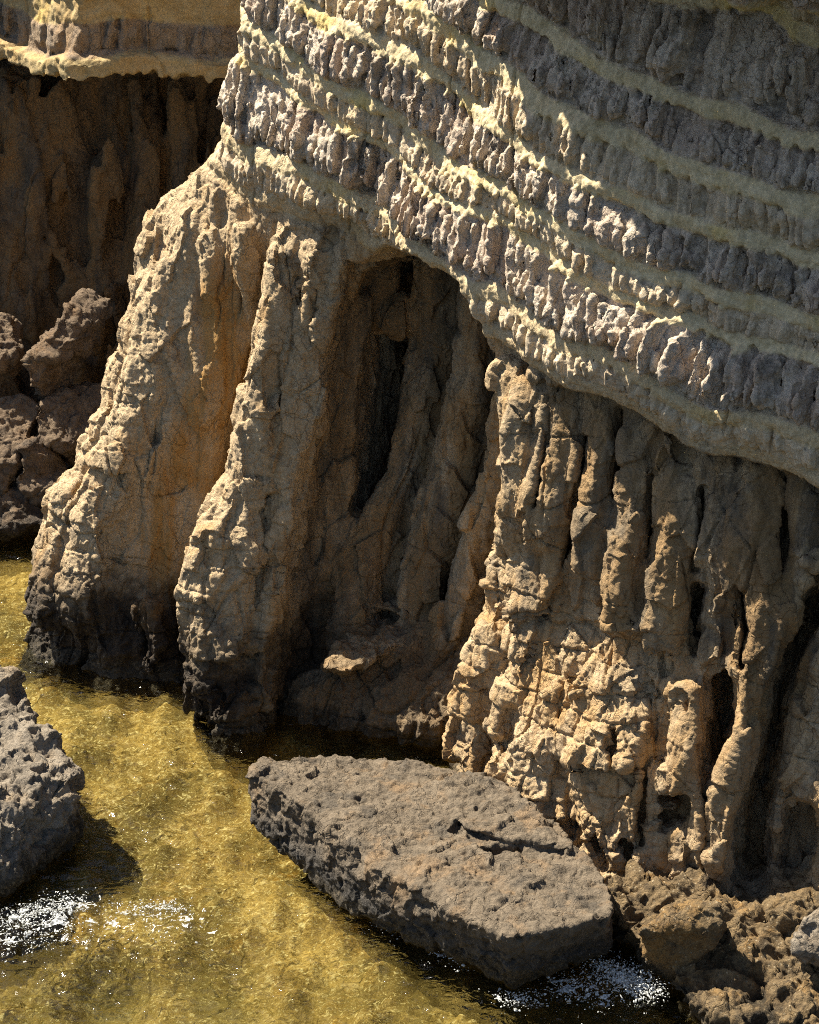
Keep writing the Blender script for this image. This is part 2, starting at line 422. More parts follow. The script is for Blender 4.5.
def bumps(u, s, s0, s1, sp, seed):
    """round-topped standing nodules side by side in a bed"""
    out = np.zeros(len(u), F4); x = u/sp; i0 = np.floor(x).astype(np.int64); z0 = np.zeros_like(i0)
    for d in (-1, 0, 1):
        i = i0+d; h = h3(i, z0+seed, z0, 5)
        r1 = (h & np.uint32(255)).astype(F4)/255; r2 = ((h >> np.uint32(8)) & np.uint32(255)).astype(F4)/255; r3 = ((h >> np.uint32(16)) & np.uint32(255)).astype(F4)/255
        c = i+.5+(r1-.5)*.5; wd = .38+.26*r2
        mid = (s0+s1)/2+(r3-.5)*.35*(s1-s0); hl = (s1-s0)*(.36+.42*r1)
        e = ((x-c)/wd)**2; g = np.abs((s-mid)/hl)**3.
        out = np.maximum(out, np.sqrt(np.clip(1-e-g, 0, 1))*(.35+.8*r3))
    return out
def bed_profile(u, sb):
    h = np.full(len(u), BEDS[0][2], F4); top = float(sb.max()) if len(sb) else 0
    for k, (th, kind, off, bmp, sp) in enumerate(BEDS):
        a, b = EDGE[k], EDGE[k+1]
        if a-.3 > top: break
        I = np.nonzero((sb > a-.3) & (sb < b+.3))[0]
        h[sb >= b+.3] = off
        if len(I) == 0: continue
        U_, S_ = u[I], sb[I]
        if kind == 'ledge' and k:   # ragged, dripping lower edge
            a = a-.17*np.clip(tooth(U_, 11+k, .12)+.6*tooth(U_, 41+k, .6)-.02, -.3, 1)
        elif kind == 'fringe': a = a+.05*tooth(U_, 71+k, .3)
        m = sstep(-.028, .028, S_-a)
        if kind == 'ledge':
            x = np.clip((S_-EDGE[k])/(b-EDGE[k]), 0, 1)
            v = off+LEDGE_ROUND*np.sqrt(np.clip(1-(1.9*x-.75)**2*.55, 0, 1))-.06
        else:
            v = off+bmp*bumps(U_, S_, EDGE[k]-.03, b+.05, sp, 3+k*7)
            if kind == 'nodule': v = v+.5*bmp*bumps(U_+5.3, S_, EDGE[k]-.02, EDGE[k]+.55*(b-EDGE[k]), sp*.8, 29+k*5)
        h[I] = h[I]*(1-m)+v*m
    return h
LEDGE_ROUND = .06
def warp(p):
    q = np.stack([perlin(p*.55, 1), perlin(p*.55, 2), perlin(p*.55, 3)], 1)*.22
    q[:, 2] = q[:, 2]*.9+.10*perlin(p*np.array([1.6, 1.6, .6], F4), 4)
    return p+q
def sb_of(p):
    q = warp(p); u, w = uws(q); sb = q[:, 2]+F4(DIP)*u-F4(C0)
    return u, w, sb
def bed_s(sb, u): return np.where(sb > 0, sb*lin(u, [-2, 4.5], [1.06, 1.30]), sb).astype(F4)
def lower_w(u, z):
    zt = np.maximum(C0-DIP*u, .5); x = np.clip(z/zt, -.2, 1.05)
    a = lin(u, *WB); b = lin(u, *W_U)-lin(u, *REC)
    w = a+(b-a)*np.sign(x)*np.abs(x)**.85
    ur = lin(z, *RIDGE); us = lin(z, *SLITL); D = lin(z, [0, 1.2, 2.5, 5.2, 6.6, 7.2], [.50, .88, 1.0, .66, .16, 0])
    y = np.clip((u-ur)/np.maximum(us-ur, .05), 0, 2)
    return w-D*np.where(y < 1, y, np.clip(1-(y-1)*6, 0, 1))
RIDGE = ([0, 1.0, 1.8, 2.7, 3.65, 4.6, 5.5, 6.3, 7.2], [-3.60, -3.70, -3.66, -3.38, -3.05, -3.02, -2.9, -2.5, -2.2])
SLITL = ([0, 1.5, 2.2, 3.0, 3.7, 4.25, 5.0, 5.65, 7.2], [-2.1, -2.26, -2.2, -2.06, -1.9, -1.82, -1.74, -1.6, -1.4])
def on_lower(px, py, delta=0.):
    """where the line of sight meets the lower rock face, moved out by delta"""
    d = ray(px, py); ts = np.linspace(20, 46, 2600); q = CAM+ts[:, None]*d
    u = q@TU; w = q@NW; f = w-(lower_w(u.astype(F4), q[:, 2].astype(F4))+delta)
    k = np.argmax(f < 0); return q[k]
PXM = .0136
def chain(pts):
    """[(px, py, radius in px, delta)] -> world points and radii on the lower face"""
    return [on_lower(a, b, d) for a, b, r, d in pts], [r*PXM for a, b, r, d in pts]
def chain_w(pts): return [PW(a, b, w) for a, b, r, w in pts], [r*PXM for a, b, r, w in pts]

RIBS = [chain(c) for c in (
    [(205, 225, 30, -.2), (172, 300, 34, -.22), (165, 360, 34, -.22), (150, 420, 36, -.2), (118, 490, 38, -.2), (92, 560, 36, -.15), (88, 600, 30, -.1)],   # ridge of the left buttress
    [(70, 500, 24, .0), (55, 560, 22, .05), (52, 610, 22, .1)],
    [(243, 235, 16, .05), (248, 275, 15, .02), (250, 318, 10, -.02)], [(208, 240, 14, .0), (214, 290, 12, -.02)],
    [(292, 262, 24, -.1), (280, 330, 26, -.05), (262, 420, 24, .05), (245, 500, 28, .12), (228, 570, 36, .25), (222, 640, 42, .25), (235, 735, 40, .1)],  # pillar
    [(318, 255, 16, -.05), (312, 330, 18, -.15), (300, 420, 22, -.2), (285, 520, 22, -.2), (275, 600, 22, -.1), (268, 690, 20, .0)],
    [(215, 560, 26, .35), (205, 605, 30, .35), (225, 660, 30, .3)],
    [(150, 610, 18, .15), (158, 640, 14, .1), (150, 665, 8, .1)],
    [(524, 385, 26, -.06), (530, 440, 31, -.06), (526, 500, 27, -.06), (512, 545, 16, -.06)],
    [(563, 375, 19, -.05), (566, 430, 25, -.06), (558, 490, 25, -.06), (550, 530, 18, -.06)],
    [(600, 395, 16, -.08), (601, 450, 25, -.08), (597, 500, 24, -.08), (590, 560, 20, -.08)],
    [(630, 440, 14, -.04), (634, 500, 22, -.05), (634, 550, 18, -.06), (628, 620, 20, -.06)],
    [(673, 460, 18, -.05), (677, 515, 29, -.06), (672, 570, 24, -.06), (664, 640, 20, -.06)],
    [(726, 485, 24, -.05), (727, 545, 34, -.08), (722, 585, 25, -.08)],
    [(722, 600, 16, -.2), (722, 650, 16, -.2)],
    [(757, 470, 14, .05), (762, 540, 22, .05), (772, 600, 26, .05), (768, 660, 26, .02), (745, 720, 22, .05), (728, 790, 24, .1), (722, 850, 24, .05)],
    [(806, 480, 12, .05), (806, 560, 16, .02), (812, 650, 16, .0)],
    [(690, 695, 9, .1), (690, 740, 17, .1), (684, 790, 20, .1)],
    [(800, 720, 13, -.35), (795, 790, 14, -.35), (800, 850, 16, -.3)],
    [(500, 640, 26, -.05), (480, 700, 32, .0), (474, 745, 28, .05)], [(560, 640, 50, -.45), (560, 720, 60, -.5), (570, 790, 60, -.5)], [(625, 690, 50, -.45), (625, 760, 56, -.45), (640, 830, 40, -.35)],
)]
SLOTS = [(chain(c), dp) for c, dp in (
    ([(252, 345, 6, .1), (245, 385, 11, .1), (235, 430, 11, .1), (224, 478, 7, .1)], 1.3),
    ([(214, 500, 5, .1), (200, 545, 5, .1), (186, 590, 7, .1), (172, 640, 8, .1)], .8),
    ([(170, 590, 5, .1), (185, 660, 14, .1), (192, 700, 12, .1)], .5),
    ([(293, 280, 4, .2), (295, 300, 6, .2)], .5), ([(312, 290, 2.5, .2), (306, 345, 2.5, .2)], .4),
    ([(237, 290, 3, .2), (238, 312, 3, .2)], .5), ([(255, 300, 3, .2), (254, 325, 4, .2)], .6),
    ([(550, 395, 3, .2), (545, 450, 3, .2), (536, 505, 3, .2)], .5),
    ([(582, 440, 4, .2), (577, 490, 6, .2), (568, 540, 8, .2), (560, 570, 4, .2)], .9),
    ([(617, 415, 5, .2), (616, 460, 5, .2), (610, 500, 3, .2)], .7),
    ([(649, 478, 5, .2), (648, 520, 5, .2), (643, 560, 4, .2)], .7),
    ([(701, 490, 3, .2), (699, 540, 4, .2), (694, 570, 3, .2)], .6),
    ([(698, 592, 7, .2), (692, 625, 9, .2), (694, 655, 6, .2)], 1.1),
    ([(742, 590, 4, .2), (748, 630, 5, .2), (742, 665, 4, .2)], .8),
    ([(718, 690, 17, .3), (716, 730, 18, .3), (708, 775, 10, .3)], 1.6),
    ([(786, 480, 4, .2), (784, 540, 6, .2), (780, 570, 3, .2)], .6),
    ([(819, 600, 14, .2), (800, 640, 15, .2), (780, 700, 14, .2), (764, 770, 14, .2), (752, 830, 20, .2), (748, 880, 22, .2)], 1.3),
    ([(800, 830, 24, .3), (790, 880, 24, .3)], 1.0),
    ([(648, 690, 4, .3), (643, 770, 4, .3), (637, 850, 6, .3)], .5),
    ([(664, 806, 12, .3), (680, 806, 12, .3), (678, 826, 12, .3), (662, 828, 13, .3)], .75),
    ([(623, 850, 9, .3), (628, 875, 8, .3)], .5), ([(592, 845, 8, .3), (600, 870, 6, .3)], .5),
    ([(560, 690, 4, .3), (558, 725, 5, .3)], .3), ([(612, 735, 5, .3), (612, 765, 4, .3)], .3),
    ([(508, 715, 12, .3), (500, 748, 9, .3)], .3), ([(705, 775, 3, .3), (706, 880, 3, .3)], .35),
    ([(553, 590, 3, .3), (551, 650, 2.5, .3)], .4), ([(594, 640, 4, .3), (600, 670, 4, .3)], .25),
)]
VIEWISH = np.array([.22, .93, -.28])
# the cave: an arched opening, and a back wall running from the pillar into the cliff
ARCH = [(322, 310), (338, 268), (380, 245), (425, 257), (455, 280), (481, 322), (500, 372), (513, 425), (512, 490), (500, 545), (487, 600),
        (474, 640), (462, 700), (456, 760), (380, 800), (300, 800), (284, 740), (284, 640), (296, 520), (312, 400)]
v_ = VIEWISH/np.linalg.norm(VIEWISH); e1_ = np.cross(v_, (0, 0, 1)); e1_ /= np.linalg.norm(e1_); e2_ = np.cross(e1_, v_)
ME = np.stack([e1_, e2_]).astype(F4)
ARCH2 = [ME@PW(a, b, 1.45).astype(F4) for a, b in ARCH]
FLN = np.array([.80, -.60, .06]); FLN /= np.linalg.norm(FLN); FL0 = PW(304, 480, 1.25)+VIEWISH*.75
CAVE_RIBS = [chain_w(c) for c in (
    [(432, 265, 18, -.8), (430, 350, 21, -.8), (416, 420, 23, -.6), (390, 490, 25, -.2), (362, 560, 25, .35), (343, 650, 21, .85)],
    [(456, 275, 13, -1.0), (450, 370, 16, -1.0), (440, 440, 18, -.8), (418, 510, 18, -.4), (396, 580, 16, .0)],
    [(482, 300, 20, -.3), (476, 380, 24, -.3), (464, 450, 25, -.25), (440, 525, 26, -.05), (420, 595, 23, .1)],
    [(508, 390, 12, .4), (500, 470, 17, .35), (482, 550, 23, .25), (460, 630, 27, .3), (452, 720, 30, .6)],
    [(338, 290, 18, .35), (334, 360, 18, .3), (326, 480, 20, .4), (318, 600, 18, .7), (312, 690, 22, 1.05)],
    [(358, 300, 13, .05), (354, 400, 14, .05), (348, 500, 16, .25), (334, 600, 16, .55), (328, 680, 16, .9)],
    [(375, 266, 24, -.5), (372, 312, 22, -.5), (404, 316, 20, -.6)],
)]
CAVE_SLOT = chain_w([(388, 345, 15, -.6), (388, 400, 18, -.6), (384, 460, 18, -.5), (372, 500, 10, -.4)])
SILL = chain_w([(250, 715, 42, 1.45), (320, 712, 42, 1.25), (390, 712, 44, .95), (450, 705, 44, .7)])
SILL2 = chain_w([(318, 700, 30, 1.25), (352, 690, 36, 1.05), (390, 668, 40, .65), (430, 652, 42, .25)])
LEDGE = hull_planes([PZ(a, b, 1.12+d) for a, b in ((324, 668), (334, 650), (348, 638), (366, 628), (380, 606), (428, 600), (432, 624), (382, 656), (346, 672)) for d in (0, -1.2)])
LEDGE2 = hull_planes([PZ(a, b, 1.36+d) for a, b in ((370, 606), (382, 590), (428, 586), (430, 604), (402, 616)) for d in (0, -.7)])
# the left end of the headland: where its outline stands against the bay behind
NOSE = [(243, -160, .7), (240, 0, .85), (232, 60, .9), (226, 105, .95), (212, 150, 1.0), (178, 190, 1.25), (140, 222, 1.5), (124, 245, 1.6), (115, 300, 1.75), (97, 380, 1.95), (86, 430, 2.1),
        (60, 465, 2.3), (44, 505, 2.4), (36, 560, 2.45), (28, 600, 2.5), (36, 640, 2.5), (40, 690, 2.5)]
NP = np.array([PW(*q) for q in NOSE]); NP = NP[np.argsort(NP[:, 2])]
SIDE = np.array([-.93, .37, 0]); SIDE /= np.linalg.norm(SIDE)

def foot_mask(p, u):
    """where the rock is broken into blocks: the foot of the right face and of the pillar, less on the smooth rusty face"""
    z = p[:, 2]+.8*perlin(p*.8, 25)
    right = sstep(1.3, 1.9, u)*sstep(6.3, 5.2, u)*sstep(3.9, 2.7, z)
    mid = sstep(-2.3, -1.9, u)*sstep(-.6, -.9, u)*sstep(3.6, 2.4, z)*.6
    left = sstep(-3.3, -3.7, u)*sstep(5.2, 3.2, z)*.5
    return np.maximum(np.maximum(right, mid), left)
def cliff_sd(p):
    q = warp(p); u, w = uws(q); sb = q[:, 2]+F4(DIP)*u-F4(C0)
    zq = q[:, 2]
    hi_ = np.nonzero(sb > -.45)[0]; up = lin(u, *W_U)-.15*np.maximum(sb, 0)
    up = up+sstep(5.2, 5.55, sb+.45*perlin(np.stack([u*1.4, u*0, u*0+3], 1), 49)+.22*perlin(np.stack([u*4., u*0, u*0+5], 1), 50))*sstep(.5, 1.5, u)*(1.42+1.0*perlin(np.stack([u*1.1, sb*.6, u*0], 1), 45)+.45*perlin(np.stack([u*2.9, sb*1.5, u*0], 1), 46))  # unseen overhang of the top beds, added to shade the upper right wall
    if len(hi_):
        up[hi_] += bed_profile(u[hi_], bed_s(sb[hi_], u[hi_]))
        up[hi_] -= .20*np.clip(1-bed_s(sb[hi_], u[hi_])/.55, 0, 1.3)**1.7
        pu_ = np.stack([u[hi_], sb[hi_]*1.7, u[hi_]*0], 1); up[hi_] += .09*perlin(pu_*1.3, 47)+.03*perlin(pu_*3.4, 48)

    u0, w0 = uws(p)
    lo = lower_w(u0, p[:, 2])
    m = sstep(-.06, .06, sb)
    fl = (w0-lo)*.93
    for pts, rad in RIBS: fl = smin(fl, capsule_chain(p, pts, rad), .10)
    # fluting down the lower face
    st = p*np.array([1.5, 1.5, .32], F4)
    fl = fl-.07*perlin(st, 21)-.035*perlin(st*2.3, 22)
    bu = u0+.10*perlin(p*2.2, 23); bz = p[:, 2]+.10*perlin(p*2.0, 26)
    b1_, _ = blocks(bu, bz, w0, .82, .80, 24, .7); foot = foot_mask(p, u0)
    fl = fl-.22*b1_*foot-.085*_facet(p*np.array([1.1, 1.1, .5], F4), 27)[:, 0]
    for (pts, rad), dp in SLOTS: fl = smax(fl, -prism_chain(p, pts, rad, VIEWISH, .9, dp), .05)
    fu = (w-up)*.85
    f = np.where(sb > -.4, fl*(1-m)+np.minimum(fu, fl+1.0)*m, fl)
    # arch
    a2 = poly2d(p@ME.T, ARCH2)
    fln = (p-FL0.astype(F4))@FLN.astype(F4)
    cave = np.maximum(a2-.10*perlin(p*1.1, 31)-.05*perlin(p*3, 32), -fln-.10*perlin(p*np.array([1.4, 1.4, .4], F4), 33))
    f = smax(f, -cave, .09)
    cr = np.full(len(p), 9, F4)
    for pts, rad in CAVE_RIBS: cr = smin(cr, capsule_chain(p, pts, rad), .1)
    cr = smin(cr, capsule_chain(p, *SILL), .25); cr = smin(cr, capsule_chain(p, *SILL2), .12)
    cr = cr-.06*perlin(p*np.array([2.5, 2.5, .8], F4), 34)
    cr = smin(cr, np.minimum(hull_sd(p, LEDGE, .02), hull_sd(p, LEDGE2, .02))-.03*perlin(p*2., 35), .03)
    f = smin(f, cr, .08)
    f = smax(f, -prism_chain(p, CAVE_SLOT[0], CAVE_SLOT[1], VIEWISH, .9, 2.6), .06)
    # left end
    nx = lin(p[:, 2], NP[:, 2], NP[:, 0]); ny = lin(p[:, 2], NP[:, 2], NP[:, 1])
    side = (p[:, 0]-nx)*F4(SIDE[0])+(p[:, 1]-ny)*F4(SIDE[1])
    side = side-.12-.14*perlin(p*.9, 41)-.10*perlin(p*2.4, 42)
    sbl = np.clip(sb, 0, 99)
    I = np.nonzero((sb > 0) & (np.abs(side) < .7))[0]
    if len(I): side[I] -= (bed_profile(u[I]*.3+side[I]*.6+9, bed_s(sb[I], u[I]))-.02)*.6
    f = smax(f, side, .30)
    f = np.maximum(f, p[:, 2]-13.6+.5*perlin(p*.5, 44))
    return f

def kind_masks(sb, u):
    sb = bed_s(sb, u)
    led = np.zeros(len(sb), F4); nod = np.zeros(len(sb), F4)
    for k, b in enumerate(BEDS):
        m = sstep(-.03, .03, sb-EDGE[k])*(1-sstep(-.03, .03, sb-EDGE[k+1]))
        if b[1] == 'ledge': led += m*(.35 if k == 0 else .65 if k == 2 else 1.)
        elif b[1] == 'nodule': nod += m
        else: led += .55*m; nod += .45*m
    return led, nod
def fine_cliff(P, Q):
    d = chunked(cliff_detail, P); return (P+vnormals(P, Q)*d[:, None]).astype(F4)
def cliff_detail(P):
    u, w, sb = sb_of(P)
    lowm = 1-sstep(-.1, .1, sb)
    z = P[:, 2]
    led, nod = kind_masks(sb, u)
    d = .030*fbm(P*3.2, 4, 51)*(1-.5*led)*(1-.55*lowm)
    st = P*np.array([1., 1., .28], F4)
    d = d+lowm*(.030*perlin(st*4.2, 52)+.020*perlin(st*9., 53)+.03*ridged(st*2.6, 68))
    c1 = np.abs(perlin(P*np.array([.9, .9, .22], F4), 54)); c2 = np.abs(perlin(P*np.array([.5, .5, 1.3], F4), 55))
    m1 = sstep(-.1, .2, perlin(P*.8, 69)); m2 = sstep(.05, .3, perlin(P*.8, 70))
    d = d-lowm*m1*.06*(1-sstep(.0, .022, c1))-lowm*m2*.04*(1-sstep(0, .02, c2))
    foot = foot_mask(P, u); ru = sstep(-.05, .2, u-lin(z, *RIDGE))*sstep(.1, -.1, u-lin(z, *SLITL))
    amt = lowm*(.25+.75*foot)*(1-.8*ru)
    bu = u+.07*perlin(P*3.1, 57)+.02*perlin(P*9, 58); bz = z+.07*perlin(P*2.9, 59)+.02*perlin(P*9, 74)
    l1, e1 = blocks(bu, bz, w, .34, .30, 56); l2, e2 = blocks(bu*1.03+3, bz+.1, w, .13, .10, 60)
    v = facet(P*np.array([3.0, 3.0, 1.5], F4), 56); v3 = facet(P*np.array([7.5, 7.5, 4.2], F4)+.5*perlin(P*2, 77)[:, None], 78)
    d = d+amt*(.06*l1+.018*l2-.03*(1-sstep(0, .03, e1)))+lowm*(1-.6*ru)*(.06*v[:, 0]+.012*v3[:, 0])
    # pitted sea-worn band
    sea = sstep(1.9, .7, z+.5*perlin(P*1.2, 61))
    d = d+sea*(.022*perlin(P*16, 62)+.035*perlin(P*8, 63))
    upm = 1-lowm
    d = d-upm*.05*(1-sstep(0, .018, np.abs(perlin(P*np.array([.75, .75, .2], F4), 75))))*sstep(-.1, .1, perlin(P*1.1, 76))
    d = d+upm*(.012*perlin(P*9, 64)+.008*perlin(P*19, 65)+(.012+.02*nod)*perlin(P*np.array([11, 11, 2.5], F4), 66)+nod*.018*facet(P*np.array([7, 7, 5.], F4), 71)[:, 0]+led*(.022*perlin(P*np.array([1.6, 1.6, 9], F4), 72)+.018*ridged(P*np.array([9, 9, 1.8], F4), 73)))
    d = d+.010*perlin(P*24, 67)
    return d

VOX = .036
lo = (-6.9, -9.2, -.6); hi = (7.2, 4.4, 13.9)
P, Q = isosurface(cliff_sd, lo, hi, VOX)
print('cliff iso', len(P), len(Q), round(time.time()-T0, 1))
P = smooth_mesh(P, Q, 1, .3)
P, Q = subdiv(P, Q)
P = fine_cliff(P, Q)
print('cliff fine', len(P), len(Q), round(time.time()-T0, 1))
u, w, sb = sb_of(P); led, nod = kind_masks(sb, u)
pu, pz = P@TU.astype(F4), P[:, 2]
wet = 1-.93*sstep(1.5, 2.2, pu); wet *= np.where(sb > 0, 0, 1)*(1-.35*sstep(-1.0, -.6, pu))
rust = sstep(0, .25, pu-lin(pz, *RIDGE))*sstep(.15, -.05, pu-lin(pz, *SLITL))*sstep(6.6, 5.2, pz)
rust = np.maximum(rust, .40*sstep(-1.3, -.6, pu)*sstep(6.6, 5.5, pz)*(sb < 0))
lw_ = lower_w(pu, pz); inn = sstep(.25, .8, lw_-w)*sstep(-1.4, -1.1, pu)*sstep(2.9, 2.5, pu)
shade_stain = np.maximum(.85*inn, .8*sstep(2.6, 3.6, pu)*sstep(2.4, 3.6, pz-.0*pu)+.5*sstep(5.5, 6.2, pu))*(sb < .05)  # cave and column shade put into the colour, mixed with lichen on the columns
cliff = empty('sea_cliff', (1.0, -1.5, 0))
tag(cliff, 'sunlit pale sandstone sea cliff with an arched cave, rock pillars and dipping yellow ledges', 'cliff')
# parts: each bed, each pier, the cave wall
fc = P[Q].mean(1); fu, fw, fsb = sb_of(fc); fsb = bed_s(fsb, fu)
part = np.zeros(len(Q), np.int32); names = {}
for k, b in enumerate(BEDS):
    m = (fsb >= EDGE[k]) & (fsb < EDGE[k+1]); part[m] = 10+k
    names[10+k] = {'ledge': 'ledge', 'nodule': 'nodule_bed', 'fringe': 'drip_fringe'}[b[1]]
low = fsb < 0
incave = (poly2d(fc@ME.T, ARCH2) < .02) & (((fc-FL0.astype(F4))@FLN.astype(F4)) > -3.4)
def upx(px, py): return float(on_lower(px, py)@TU)
zz = fc[:, 2]
sl = np.array([on_lower(*q) for q in ((250, 250), (248, 345), (235, 430), (215, 500), (190, 590), (180, 680), (190, 715))]); sl = sl[np.argsort(sl[:, 2])]
cv = np.array([on_lower(*q) for q in ((420, 260), (440, 500), (430, 700))]); cv = cv[np.argsort(cv[:, 2])]
rt = np.array([on_lower(*q) for q in ((700, 470), (695, 560), (690, 640), (705, 700), (712, 790), (740, 900))]); rt = rt[np.argsort(rt[:, 2])]
lw0 = fc@TU.astype(F4)
b1 = lin(zz, sl[:, 2], sl@TU); b2 = lin(zz, cv[:, 2], cv@TU); b3 = lin(zz, rt[:, 2], rt@TU)
ledge_m = low & (np.minimum(hull_sd(fc, LEDGE), hull_sd(fc, LEDGE2)) < .05)
part[low] = 4
part[low & (lw0 < b2)] = 2
part[low & (lw0 < b1)] = 1
part[low & (lw0 > b3)] = 5
part[low & incave] = 3
part[ledge_m] = 6
def merge_islands(Q, part, ids, nv):
    for pid in ids:
        F = np.nonzero(part == pid)[0]
        if len(F) < 50: continue
        q = Q[F]; u_, inv = np.unique(q, return_inverse=True); inv = inv.reshape(-1, 4); l = np.arange(len(u_))
        for _ in range(400):
            m = l[inv].min(1); l2 = l.copy()
            for k in range(4): np.minimum.at(l2, inv[:, k], m)
            l2 = l2[l2]; 
            if (l2 == l).all(): break
            l = l2
        fl_ = l[inv[:, 0]]; c = np.bincount(fl_); big = c.argmax(); bad = F[fl_ != big]
        if not len(bad): continue
        vb = np.zeros(nv, bool); vb[Q[bad].ravel()] = True
        nb = (part != pid) & vb[Q].any(1)
        for j in np.unique(fl_[fl_ != big]):
            fj = F[fl_ == j]; vj = np.zeros(nv, bool); vj[Q[fj].ravel()] = True
            cand = np.nonzero(nb)[0]; cand = cand[vj[Q[cand]].any(1)]
            part[fj] = np.bincount(part[cand]).argmax() if len(cand) else 3
merge_islands(Q, part, (1, 2, 4, 5, 6), len(P))
names.update({1: 'buttress', 2: 'pillar', 3: 'cave_wall', 4: 'buttress', 5: 'pier', 6: 'cave_ledge'})
M_inv = cliff.matrix_world
Pl = P-np.array(cliff.location, F4)
split_object(names, Pl, Q, part, M_CLIFF, cliff, {'ledge': led, 'nodule': nod, 'wet': wet, 'rust': rust, 'shade_stain': shade_stain})
for o in cliff.children:
    n = o.name.split('.')[0]
    if n == 'cave_wall': o['label'] = 'dark brown ribbed cave wall'
    if n == 'nodule_bed': o['label'] = 'grey pink bed of standing nodules'
    if n == 'ledge': o['label'] = 'yellow sandstone ledge'
print('cliff done', round(time.time()-T0, 1))

# ------------------------------------------------------------------ generic rock bodies
def rock(name, sd, lo, hi, vox, mat, label, cat, fine, group=None, sub=1, attrs=None):
    P, Q = isosurface(sd, lo, hi, vox)
    P = smooth_mesh(P, Q, 1, .4)
    for _ in range(sub): P, Q = subdiv(P, Q)
    d = chunked(fine, P)
    if attrs is None: P = (P+vnormals(P, Q)*d[:, None]).astype(F4)
    base = np.array([P[:, 0].mean(), P[:, 1].mean(), max(P[:, 2].min(), -1)], F4)
    at = attrs(P) if attrs else None
    o = mesh_object(name, P-base, Q, mat, None, at)
    o.location = [float(c) for c in base]
    return tag(o, label, cat, group)
def pitted(seed, a=1., blocks=0., strata=0., sc=1.):
    def f(P):
        d = .06*fbm(P*1.6*sc, 4, seed)+.028*perlin(P*7*sc, seed+1)+.016*perlin(P*15*sc, seed+2)+.010*perlin(P*30*sc, seed+3)
        v = voro(P*np.array([5., 5., 5.], F4)*sc, seed+4)
        pit = sstep(.35, .12, v[:, 0])*sstep(.0, .35, perlin(P*1.3*sc, seed+5))
        d = d*a-.05*pit
        if blocks: d = d+blocks*(voro(P*np.array([2.2, 2.2, 3.2], F4)*sc, seed+6)[:, 2]-.5)
        if strata:
            q = P*np.array([.5, .5, 3.6], F4)*sc+np.stack([0*P[:, 0], 0*P[:, 0], .8*perlin(P*.8, seed+8)], 1)
            d = d+strata*(perlin(q, seed+7)+.5*perlin(q*2.3, seed+9))
        fc2 = _facet((P+.1*perlin(P*2, seed+11)[:, None])*2.6*sc, seed+10); fc3 = _facet(P*6.5*sc, seed+12)
        return d+.06*a*fc2[:, 0]+.03*a*fc3[:, 0]
    return f
def bounds(pts, m=.35):
    a = np.array(pts); return a.min(0)-m, a.max(0)+m
def hull_rock(name, pts, mat, label, cat, fine, vox=.04, k=.08, warpamp=.12, seed=100, group=None, carve=(), sub=1, add=None):
    pl = hull_planes(pts); lo, hi = bounds(pts)
    def sd(p):
        q = p+warpamp*np.stack([perlin(p*1.1, seed), perlin(p*1.1, seed+1), perlin(p*1.1, seed+2)], 1)+.04*np.stack([perlin(p*3.7, seed+3), perlin(p*3.7, seed+4), perlin(p*3.7, seed+5)], 1)
        d = hull_sd(q, pl, k)
        if add is not None: d = smin(d, hull_sd(q, add, .03), .04)
        for c in carve: d = smax(d, -c(p), .03)
        return d
    return rock(name, sd, lo, hi, vox, mat, label, cat, fine, group, sub)

# flat slab in the water before the cave: top plane leans down to the right
SN = np.array([.03, -.035, 1.]); SN /= np.linalg.norm(SN)
S0 = PZ(252, 770, 1.02); sc_ = SN@S0
def PS(px, py, d=0.): return hit_plane(px, py, SN, sc_+d)
top = [(250, 767), (295, 795), (375, 865), (430, 900), (470, 922), (507, 945), (550, 924), (610, 922), (614, 895), (590, 858), (545, 812), (500, 775), (455, 770), (400, 760), (340, 751), (262, 760)]
tp = [PS(a, b) for a, b in top]
cen = np.mean(tp, 0)
bot = []
for q in tp:
    v = q-cen; v[2] = 0
    bb = q-NW*(.20 if (v@NW) > 0 else -.05)-v*.07; bot.append(np.array([bb[0], bb[1], q[2]-np.interp(q[0], [.0, 2.2], [.92, .62])]))
bot += [PZ(250, 826, .26), PZ(268, 842, .2), PZ(300, 872, .12), PZ(360, 918, .04), PZ(430, 952, -.02)]
low_ = [np.array([cen[0]+(q-cen)[0]*.6-NW[0]*.5, cen[1]+(q-cen)[1]*.6-NW[1]*.5, -.4]) for q in tp]
holes = [([PS(488, 853), PS(512, 853)], [.10, .11]), ([PS(455, 832), PS(462, 822), PS(490, 826)], [.07, .05, .04])]
HUMP = hull_planes([PS(438, 792, .0), PS(450, 778, .14), PS(480, 770, .17), PS(520, 792, .18), PS(575, 848, .15), PS(540, 850, .07), PS(500, 834, .16), PS(466, 830, .14), PS(440, 812, .0), PS(500, 800, -.4), PS(450, 800, -.3), PS(560, 850, -.3)])
hull_rock('flat_boulder', tp+bot+low_, M_SLAB, 'broad flat-topped grey brown rock slab lying in the water before the cave', 'boulder', pitted(200, .58, sc=1.3), .032, .03, .05, 210, add=HUMP,
          carve=[lambda p, h=h: capsule_chain(p, *h) for h in holes])
# rocky hump on the slab's far side belongs to it visually: shaped by the warp

